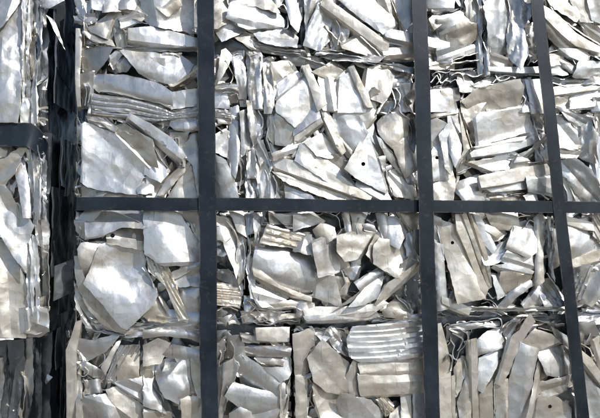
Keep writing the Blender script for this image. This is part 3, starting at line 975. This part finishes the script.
E 390,270 400,300 430,310 450,290
E 310,110 330,140 320,190
E 340,60 420,80 500,90
E 400,150 420,180 395,215
E 345,250 370,265 400,268
@A4 150 313 3.98
s:B4,14 h=1 -20,72 80,54 230,74 230,132 150,102 60,92 -20,102
c:k h=3 -20,132 30,109 72,125 40,192 -20,202
s:B20,8 h=0 58,166 100,129 150,139 230,160 120,182
c:B80,7 h=2 163,152 190,144 230,150 230,330 190,322 170,252
w:V h=3 28,200 90,180 150,164 192,260 182,302 130,362 60,332 28,262
w h=0 -20,202 40,209 46,300 92,402 -20,362
c:k h=3 128,346 230,334 230,480 145,480
w h=1 -20,350 82,400 100,480 -20,480
g:V h=-3 230,150 300,98 291,182 230,230
s:V h=-2 240,236 330,189 352,220 331,282 291,402 280,480 240,480
g:B70,12 h=-2 318,100 360,98 372,160 335,192 308,152
c:P h=4 424,60 552,57 550,112 429,107
w h=2 368,84 425,89 426,117 374,112
s:B3,20 h=-1 353,116 400,129 547,134 542,172 430,172 368,162
t:B3,8 h=-2 428,176 532,180 534,217 458,212
s:B45,26 h=0 338,182 370,164 450,218 534,280 534,332 450,322 368,292
w:B60,10 h=3 529,130 552,160 558,230 547,254 520,264 458,216 530,214
w:B8,18 h=3 308,332 340,279 440,309 534,325 522,382 440,404 360,374
s:B40,9 h=0 318,402 360,378 402,400 430,480 318,480
c:V h=1 518,292 552,264 551,362 540,480 518,480
c h=-1 400,400 520,385 520,480 420,480
E 320,110 335,150 330,190
E 285,160 275,220 300,260 285,330
E 310,200 300,270 320,320
E 365,170 420,230 480,260
E 555,160 562,220 552,280
E 540,290 550,340 535,400
E 300,100 340,90 370,84
E 100,180 130,260 110,330
E 60,190 50,260 80,340
@A3 0 313 3.98
c:B-60,8 h=-2 365,-15 420,8 500,70 520,62 580,40 600,52 584,76 500,82 430,62
@A3 150 313 3.98
s:B4,11 h=-3 -20,-10 100,-10 230,-10 230,28 100,52 -20,47
E -10,30 80,38 160,20
E 30,10 100,20 190,8
@B3 150 313 3.98
c h=-5 270,22 330,8 302,47
E 370,0 410,30 450,15 500,50
E 380,30 430,10 470,40 520,35
E 360,15 400,5 440,35 480,20
E 420,40 470,50 530,30 590,35
s:V h=-7 370,-5 520,-5 590,25 590,45 380,40
@B3 300 313 3.98
w:P h=5 18,12 120,4 302,-4 314,14 262,30 30,38
c:B10,8 h=-1 368,-6 432,-6 422,22 380,22
s:V h=-8 300,20 480,5 480,30 300,36
E 310,15 380,28 470,20
@B4 300 313 3.98
c:B70,9 h=-1 -25,90 40,68 82,110 40,142 30,242 -15,252
c:k h=0 -18,256 30,256 31,480 -18,480
c:k h=4 33,182 90,109 192,200 232,322 110,312 58,272
c:B70,8 h=2 178,272 220,180 242,200 257,327 200,332
s:V h=-3 93,82 130,58 192,90 202,172 150,152 118,112
w:R-4,10.5,6 h=4 188,102 210,55 540,26 540,190 240,197 198,172
c:k h=3 238,201 540,190 540,240 247,243
c:k h=2 246,245 540,242 540,316 256,332
c h=0 58,282 150,309 212,372 150,480 98,480 58,352
w h=2 168,322 280,349 324,402 300,480 200,480 150,362
c:R45,4,3 h=-4 303,346 330,334 378,380 342,414
c:k h=0 404,322 452,320 452,480 400,480
w:k h=-1 453,320 540,314 540,480 456,480
c h=0 368,402 400,378 432,418 440,480 340,480
E 95,85 110,70 125,95 140,75
E 100,110 120,90 140,110 160,90
E 30,250 50,290 40,340 70,400
E 60,290 70,340 100,390
E 240,200 243,260 255,330
E 30,80 60,60 95,70
E 140,60 180,70 190,110
E 300,330 330,360 340,410
s:V h=-9 -15,70 90,62 130,80 90,110 40,70
@C4 300 313 3.98
c:P h=2 543,48 562,44 600,200 606,480 552,480
E 572,55 592,42 600,80 598,112 582,130 574,100
E 575,190 590,165 606,180 600,230
@C4 450 313 3.98
E 0,48 60,38 140,30 190,20 206,36 200,58 160,56 100,52
E 0,62 40,66 72,90 62,122 40,150 20,200
E 10,80 30,90 50,110 30,150
E 0,110 15,130 10,170 30,190
d:V h=-18 -10,60 75,80 60,200 -10,260
s:B10,10 h=-8 0,52 100,40 190,32 190,52 100,62 20,75
c:P h=5 74,112 106,104 112,250 118,480 84,480
c h=-2 18,222 45,178 72,190 40,302 18,332
c:k h=0 -5,262 20,254 26,480 -5,480
c:k h=1 28,332 70,199 82,300 82,480 48,480
s:B60,16 h=0 108,112 150,80 200,60 217,130 150,152 118,162
w:B65,10 h=2 117,182 202,139 182,222 131,312 114,302
t:k h=1 114,322 166,269 172,480 118,480
c:k h=4 183,267 230,110 270,80 312,14 333,45 281,122 236,232 210,278
t:k h=2 179,277 230,269 228,480 184,480
g h=-4 214,62 250,30 272,30 230,102
w:k h=3 228,302 280,129 352,155 331,242 290,480 240,480
c:k h=2 274,130 340,64 402,85 440,120 355,157
w:k h=1 354,161 470,132 470,257 390,242
c:k h=5 288,480 340,240 360,159 392,240 342,342 312,480
c h=2 348,282 470,254 460,302 400,333 348,312
c:kH398,372,2.0 h=3 344,330 430,339 480,380 480,480 328,480
s:B45,8 h=-2 408,60 460,90 480,135 430,112
g h=-3 400,322 480,298 490,345
E 330,22 380,38 420,40 440,28
E 225,55 240,40 260,28
E 275,40 290,25 310,28
E 350,60 400,70 450,110
E 440,130 455,180 460,250
E 170,160 185,150 205,145
E 60,190 66,240 50,300
E 175,280 176,340 178,400
@D4 450 313 3.98
g:V h=-3 480,52 570,39 592,100 560,122 480,112
c:P h=4 490,140 525,150 562,180 640,290 640,330 540,222
w:k h=1 500,230 530,228 572,290 640,340 640,480 545,480 520,332
c:k h=-2 565,120 640,60 640,270 600,232
w h=0 480,330 520,340 545,480 490,480
E 568,130 582,150 592,180 580,190 570,165
E 540,60 560,80 545,110
E 575,60 590,90 600,140
E 520,120 550,140 570,170
g:V h=-6 500,-5 640,-8 640,40 560,45 500,52
"""

# ------------------------------------------------------------------ pieces read from the photograph
NAMES = {'T': 'pleat', 'P': 'crushed_bar', 'R': 'ribbed_panel', 'B': 'bent_sheet', 'V': 'crumpled_sheet', 'k': 'flat_plate', '': 'scrap_sheet'}
TILT = {'w': (7, 7), 'c': (4, 4), 't': (-3, -5), 'g': (-9, -9), 's': (0, 2), 'd': (-8, -10)}
HDEF = {'w': -2, 'c': -3, 't': -4, 'g': -9, 's': -5, 'd': -16}
JOINTS = {}
def build_pieces():
    bale = None; ox = oy = 0; s = 1; num = 0
    for line in PIECES.strip().splitlines():
        tok = line.split()
        if not tok: continue
        num += 1; rng = random.Random(zlib.crc32(line.encode())); num = zlib.crc32(line.encode()) % 911
        if tok[0][0] == '@':
            bale = tok[0][1:]; ox, oy, s = map(float, tok[1:]); continue
        back = -BALES[bale][4]
        pts = [tuple(float(q) for q in t.split(',')) for t in tok[1:] if '=' not in t]
        pts = [(ox+p[0]/s, oy+p[1]/s) for p in pts]
        kv = dict(t.split('=') for t in tok[1:] if '=' in t)
        if tok[0] == 'E':
            ribbon('sheet_edge', pts, back+rng.uniform(-6, 3), rng.uniform(22, 42), rng.uniform(0.75, 1.35), rng.choice('wccsswg'), ROOT[bale], rng)
            continue
        code, _, kind = tok[0].partition(':')
        opt = dict(tilt=None, folds=rng.choice((1, 1, 2)), fold_deg=14, seed=num*1.37, thick=rng.uniform(1.2, 2.4))
        h = float(kv.get('h', HDEF[code])) + back
        if 'cy' in kv: opt['cy'] = [oy+float(q)/s for q in kv['cy'].split(',')]
        opt['holes'] = []
        if 'H' in kind:
            kind, _, hs = kind.partition('H'); hx, hy, hr = map(float, hs.split(','))
            opt['holes'] = [(ox+hx/s, oy+hy/s, hr*1.0)]
        k0 = kind[:1]
        size = 0.5*(max(p[0] for p in pts)-min(p[0] for p in pts)+max(p[1] for p in pts)-min(p[1] for p in pts))
        tx, ty = TILT[code]; amp = rng.uniform(0.5, 1.6)
        tilt = [tx*amp+rng.gauss(0, 5), ty*amp+rng.gauss(0, 5)]
        if 't' in kv: tilt = [float(q) for q in kv['t'].split(',')]
        lim = math.degrees(math.atan(15.0/max(size, 6)))          # keep a piece within about 2 cm of depth
        opt['tilt'] = [max(-lim, min(lim, t)) for t in tilt]
        opt['dish'] = (rng.uniform(0, 3.14), rng.choice((-1, -1, 1))*rng.uniform(0.8, 3.2)); opt['crumple'] = rng.uniform(0.8, 2.4); opt['cf'] = (rng.uniform(.02, .05), rng.uniform(.02, .05)); opt['lip'] = rng.choice(((0.0, 1.0), (0.3, 1.0), (0.5, 1.2))); opt['grow'] = rng.uniform(1.2, 3.0); opt['flanges'] = rng.choice((0, 1, 1, 2)); opt['fine'] = rng.choice((2, 3, 4)); opt['sharp'] = 16
        if k0 == 'P':
            opt.update(crumple=0.6, arris=rng.random() < 0.75, cap=15, thick=rng.uniform(10, 16), folds=1, fine=2, fine_deg=6, fold_deg=5, lip=(0.35, 0.7), jit=0.1, wave=0.9, grow=0.8, flanges=0, shear=(rng.uniform(-5, 2), rng.uniform(-7, -1)))
            opt['tilt'] = [t*0.6 for t in opt['tilt']]
        elif k0 == 'R':
            ang, pitch, a = map(float, kind[1:].split(',')); opt.update(rib=(ang, pitch, a), ribcurve=rng.uniform(-.0015, .0025), fine=1, sharp=30, folds=0, fold_deg=8, flanges=0, grow=0.6, wave=3.0, crumple=0)
        elif k0 == 'B':
            ang, a = map(float, kind[1:].split(',')); a *= 1.2; opt.update(bend=(ang, a), dish=None, sharp=26, fine=3, folds=2, fold_deg=10, wave=2.4, cap=20+max(0, abs(a)-18), flanges=rng.choice((0, 0, 1)))
        elif k0 == 'V':
            vert = (max(p[1] for p in pts)-min(p[1] for p in pts)) > (max(p[0] for p in pts)-min(p[0] for p in pts))*1.3
            opt.update(crumple=rng.uniform(3, 5.5), cf=(0.11, 0.028) if vert else ((0.028, 0.11) if size and not vert and (max(p[0] for p in pts)-min(p[0] for p in pts)) > 2*(max(p[1] for p in pts)-min(p[1] for p in pts)) else (0.06, 0.05)), wave=1.5, sharp=30, fine=4, fine_deg=25, folds=6, fold_deg=40, cap=15, jit=0.6, step=1.9, flanges=0)
        elif k0 == 'T':      # one rolled fold of a pleated panel
            opt.update(folds=0, fine=0, sharp=40, lip=(5.0, 2.6), thick=9, wave=0.8, crumple=0.3, dish=None, flanges=0, grow=0.3, jit=0.1, step=1.1, tilt=(0, 4))
        elif k0 == 'k':
            opt.update(folds=rng.choice((2, 2, 3)), fold_deg=16, wave=1.3, jit=0.42, cap=15)
        else:
            opt.update(folds=rng.choice((3, 3, 4)), fold_deg=32, wave=2.6, cap=16, jit=0.8)
        JOINTS.setdefault(bale, []).append(pts)
        sheet(NAMES[k0], pts, h, code, ROOT[bale], opt, rng)

def build_slivers():
    """narrow torn strips and curls caught between the big pieces"""
    for key, (x0, x1, y0, y1, back, _) in BALES.items():
        rng = random.Random('sliver'+key)
        xa, xb = max(x0, -8)+2, min(x1, 608)-2; ya, yb = max(y0, -8)+3, min(y1, 424)-3
        if xb-xa < 8: continue
        for _ in range(int((xb-xa)*(yb-ya)/330)):
            e = rng.random()
            pl = rng.choice(JOINTS[key]); i = rng.randrange(len(pl)); f = rng.random(); p0, p1 = pl[i-1], pl[i]
            cx, cy_ = p0[0]+(p1[0]-p0[0])*f, p0[1]+(p1[1]-p0[1])*f
            if not (xa < cx < xb and ya < cy_ < yb): continue
            if e < 0.22: cy_ = rng.choice((ya, yb))+rng.uniform(-4, 4)
            elif e < 0.38: cx = rng.choice((xa, xb))+rng.uniform(-4, 4)
            a = math.atan2(p1[1]-p0[1], p1[0]-p0[0])+rng.gauss(0, 0.25) if e > 0.3 else rng.gauss(0, 0.3)
            L = rng.uniform(4, 13); B = rng.uniform(0.7, 2.4); bow = rng.uniform(-3, 3); top = []; bot = []
            for k in range(5):
                f = -1+k*0.5; w = B*(1-0.45*abs(f)*rng.random()); c = bow*(1-f*f)
                top.append((L*f, c-w)); bot.append((L*f+rng.uniform(-1, 1), c+w))
            q = [(cx+u*math.cos(a)-v*math.sin(a), cy_+u*math.sin(a)+v*math.cos(a)) for u, v in top+bot[::-1]]
            q = [(min(max(p[0], xa-3), xb+3), min(max(p[1], ya-3), yb+3)) for p in q]
            if np.ptp([p[0] for p in q]) < 2 or np.ptp([p[1] for p in q]) < 2: continue
            opt = dict(tilt=(rng.gauss(3, 14), rng.gauss(3, 14)), folds=1, fold_deg=35, seed=rng.uniform(0, 99), thick=1.3, wave=2, cap=7, jit=0.25, step=1.6, grow=0,
                       bend=(math.degrees(a), rng.uniform(-6, 9)))
            sheet('torn_strip', q, -back-rng.uniform(3, 13), rng.choice('wwccssgt'), ROOT[key], opt, rng)

def build_filler():
    """torn sheets and edges packed behind the big pieces; they show in the gaps"""
    for key, (x0, x1, y0, y1, back, _) in BALES.items():
        rng = random.Random('fill'+key)
        xa, xb = max(x0, -12)+1, min(x1, 612)-1; ya, yb = max(y0, -10)+2, min(y1, 428)-2
        if xb-xa < 8: continue
        area = (xb-xa)*(yb-ya)
        for _ in range(int(area/330)):
            cx, cy_ = rng.uniform(xa, xb), rng.uniform(ya, yb); a = rng.uniform(0, 3.14); L = rng.uniform(8, 26); B = rng.uniform(4, 12)
            q = []
            for t in sorted(rng.uniform(0, 6.28) for _ in range(6)):
                u, v = L*math.cos(t), B*math.sin(t)
                q.append((min(max(cx+u*math.cos(a)-v*math.sin(a), xa), xb), min(max(cy_+u*math.sin(a)+v*math.cos(a), ya), yb)))
            if np.ptp([p[0] for p in q]) < 4 or np.ptp([p[1] for p in q]) < 4: continue
            opt = dict(tilt=(rng.gauss(0, 24), rng.gauss(0, 24)), folds=2, fold_deg=30, seed=rng.uniform(0, 99), thick=2.2, wave=2, cap=8, jit=0.6, step=2.6, sharp=20)
            sheet('scrap_sheet', q, -back-rng.uniform(13, 28), rng.choice('ggccwsst'), ROOT[key], opt, rng)
        for _ in range(int(area/420)):
            side = rng.random()
            if key[0] == 'L' and side < 0.65: continue
            if side < 0.35:      # along the seams with the bales above and below
                x = rng.uniform(xa, xb); y = rng.choice((ya, yb))+rng.uniform(-3, 3); dx, dy = rng.uniform(8, 22), 0
            elif side < 0.65:    # along the upright seams
                x = rng.choice((xa, xb))+rng.uniform(-3, 4); y = rng.uniform(ya, yb); dx, dy = 0, rng.uniform(8, 22)
            else:
                x, y = rng.uniform(xa, xb), rng.uniform(ya, yb); t = rng.uniform(0, 6.28); L = rng.uniform(5, 15); dx, dy = L*math.cos(t), L*math.sin(t)
            line = [(min(max(x+dx*k+rng.gauss(0, 1.6), xa), xb), min(max(y+dy*k+rng.gauss(0, 1.6), ya), yb)) for k in (-.5, -.2, .15, .5)]
            ribbon('sheet_edge', line, -back-rng.uniform(6, 22), 28, rng.uniform(0.6, 1.2), rng.choice('wgsscg'), ROOT[key], rng, 0.8)
build_pieces(); build_slivers(); build_filler()

# ------------------------------------------------------------------ loose plates hanging in the gap, side of the neighbouring stack
def slab(name, corners, thick, mat, parent=None, seed=0, bend=0.0):
    """a bent plate through four 3-D corners, gridded"""
    c = [Vector(p) for p in corners]; n = 14; V = []; F = []
    nrm = (c[1]-c[0]).cross(c[3]-c[0]).normalized()
    for side in (0, 1):
        for i in range(n+1):
            for j in range(n+1):
                u, v = i/n, j/n
                p = (c[0]*(1-u)+c[1]*u)*(1-v)+(c[3]*(1-u)+c[2]*u)*v
                w = noise.noise(p*22+Vector((seed, 0, 0)))*bend + abs(noise.noise(p*50+Vector((0, seed, 0))))*bend*0.6
                V.append(tuple(p+nrm*(w+(thick/2 if side == 0 else -thick/2))))
    m = (n+1)**2; q = lambda i, j: i*(n+1)+j
    for i in range(n):
        for j in range(n):
            F.append((q(i, j), q(i+1, j), q(i+1, j+1), q(i, j+1))); F.append((m+q(i, j), m+q(i, j+1), m+q(i+1, j+1), m+q(i+1, j)))
    for i in range(n):
        F += [(q(i, 0), m+q(i, 0), m+q(i+1, 0), q(i+1, 0)), (q(i, n), q(i+1, n), m+q(i+1, n), m+q(i, n)),
              (q(0, i), q(0, i+1), m+q(0, i+1), m+q(0, i)), (q(n, i), m+q(n, i), m+q(n, i+1), q(n, i+1))]
    return link_mesh(name, V, F, mat, parent, sharp=30)
xg = P1(47, 200)[0]; rs = random.Random(5)
for key in ('L1', 'L2', 'L3'):
    zt, zb = lrows[key]; bk = BALES[key][4]/1000.0
    xs_ = P1(BALES[key][1], 300)[0]
    for k in range(9):
        z0 = rs.uniform(zb, zt-0.04); z1 = min(zt, z0+rs.uniform(0.12, 0.3)); y0 = bk+rs.uniform(0.02, 0.16); y1 = y0+rs.uniform(0.10, 0.22)
        a = rs.uniform(-0.006, 0.004); b = rs.uniform(-0.006, 0.004)
        slab('side_sheet', [(xs_+a, y0, z0), (xs_+b, y1, z0+rs.uniform(-.02, .02)), (xs_+b, y1, z1), (xs_+a, y0, z1)], 0.002, MAT['d'], ROOT[key], k, 0.004)  # dark metal here paints the gap's shade into the sheets
gp = slab('hanging_plate', [tuple(P1(53.5, 301, -18)), tuple(P1(73, 292, -40)), tuple(P1(73, 259, -40)), tuple(P1(54.5, 266, -18))], 0.003, MAT['d'], ROOT['L2'], 3, 0.002)
slab('torn_foil', [tuple(P1(56, 36, -14)), tuple(P1(65, 51, -20)), tuple(P1(54, 21, -16)), tuple(P1(46, 15, -8))], 0.0015, MAT['s'], ROOT['L1'], 8, 0.010)
slab('torn_foil', [tuple(P1(45, 382, -60)), tuple(P1(47, 374, -66)), tuple(P1(52, 377, -66)), tuple(P1(46, 384, -62))], 0.0015, MAT['g'], ROOT['L3'], 9, 0.003)

# ------------------------------------------------------------------ steel straps
SEC = ((-.5, -.5), (-.44, -.5), (.44, -.5), (.5, -.5), (.5, .5), (.44, .5), (-.44, .5), (-.5, .5))
def strap(path, widths_dir, width, label, thick=0.0012):
    """a flat steel band along a 3-D path; widths_dir: unit vector across the band at each point"""
    pts = [Vector(p) for p in path]; n = len(pts); V = []; F = []
    for i in range(n):
        t = (pts[min(i+1, n-1)]-pts[max(i-1, 0)]).normalized(); w = Vector(widths_dir[i]).normalized()
        w = (w-t*w.dot(t)).normalized(); nn = t.cross(w)
        w = (w+nn*0.10*noise.noise(pts[i]*5+Vector((width*900, 0, 0)))).normalized(); nn = t.cross(w)
        for a, b in SEC: V.append(tuple(pts[i]+w*width*a+nn*thick*b))
    m = len(SEC)
    for i in range(n-1):
        for j in range(m):
            k = (j+1) % m; F.append((i*m+j, i*m+k, i*m+m+k, i*m+m+j))
    F.append(tuple(range(m))[::-1]); F.append(tuple(range(n*m-m, n*m)))
    o = link_mesh('steel_strap', V, F, STRAP, None, sharp=40)
    at = o.data.attributes.new('rim', 'FLOAT', 'POINT'); at.data.foreach_set('value', [1.0 if abs(SEC[i % m][0]) > .49 else 0.0 for i in range(len(V))])
    o['label'] = label; o['category'] = 'strap'; o['group'] = 'dark steel straps round the bales'
    return o
Ztop = rows_z['1'][0]
def upright(px_top, px_bot, label, seed, hm, wd=0.033):
    a = P1(px_top, 0, hm); b = P1(px_bot, 418, hm); d = (b-a)/(b[2]-a[2])
    pts = []; wdir = []; r = random.Random(seed)
    zt, zb = Ztop+0.004, 0.0025
    at = lambda z: a+d*(z-a[2])
    yb = DEPTH+0.015
    path = [(at(zb)[0], yb, zb)] + [(at(zb)[0], y, zb) for y in np.linspace(yb-.1, -hm/1000+0.02, 6)]
    n = 46
    for i in range(n+1):
        z = zb+0.004+(zt-zb-0.008)*i/n; p = at(z); s = math.sin(math.pi*i/n)
        path.append((p[0]+0.0022*noise.noise((z*6, seed, 0)), p[1]+0.005*noise.noise((z*5, seed, 4))*s, z))
    path += [(at(zt)[0], y, zt) for y in np.linspace(-hm/1000+0.02, yb, 8)]
    path += [(at(zt)[0], yb+.004, z) for z in np.linspace(zt-.01, zb+.01, 8)]
    wv = Vector((1, 0, 0))
    return strap(path, [wv]*len(path), wd, label)
upright(205.5, 209.5, 'dark steel strap running upright over the ribbed panel and pointed bowl panel', 1, 20)
upright(419.5, 432.5, 'dark steel strap running upright along the end of the stepped ribbed panel', 2, 21)
upright(537, 583, 'dark steel strap slanting across the stack', 3, 20, 0.029)

def horizontal():
    hm = 17.0; zl, zr = P1(76, 203.5, hm), P1(600, 207.5, hm); d = (zr-zl)/(zr[0]-zl[0])
    xl = P1(75, 204, 0)[0]-0.002; xr = P1(694, 208, 0)[0]+0.004; path = []; 
    at = lambda x: zl+d*(x-zl[0])
    path += [(xl, y, at(xl)[2]) for y in np.linspace(DEPTH, 0.012, 10)]
    path += [(xl+.002, -0.004, at(xl)[2]), (xl+.008, -hm/1000, at(xl)[2])]
    for i in range(60):
        x = xl+.016+(xr-xl-.032)*i/59; p = at(x)
        path.append((x, p[1]+0.0025*noise.noise((x*6, 2, 1)), p[2]+0.0016*noise.noise((x*5, 7, 1))))
    path += [(xr-.008, -hm/1000, at(xr)[2]), (xr-.001, -0.003, at(xr)[2])]
    path += [(xr, y, at(xr)[2]) for y in np.linspace(0.012, DEPTH, 10)]
    return strap(path, [Vector((0, 0, 1))]*len(path), 0.0255, 'dark steel strap running horizontally under all the upright straps')
horizontal()
def left_strap():
    hm = 9.0; a = P1(-60, 134, hm); b = P1(26, 134.5, hm); path = []
    for i in range(24): path.append(tuple(a+(b-a)*i/23))
    c = [P1(31, 136.5, 7), P1(36, 140, 0), P1(41, 146, -12), P1(46, 154, -30), P1(50, 161, -60), P1(54, 168, -110), P1(58, 174, -170)]
    ctl = [np.array(path[-1])]+c
    for i in range(len(c)):
        p0 = ctl[max(i-1, 0)]; p1 = ctl[i]; p2 = ctl[i+1]; p3 = ctl[min(i+2, len(c))]
        for j in range(1, 5):
            t = j/4; path.append(tuple(0.5*((2*p1)+(-p0+p2)*t+(2*p0-5*p1+4*p2-p3)*t*t+(-p0+3*p1-3*p2+p3)*t**3)))
    return strap(path, [Vector((0, 0, 1))]*len(path), 0.044, 'dark steel strap bending round the corner of the neighbouring stack into the gap')
left_strap()
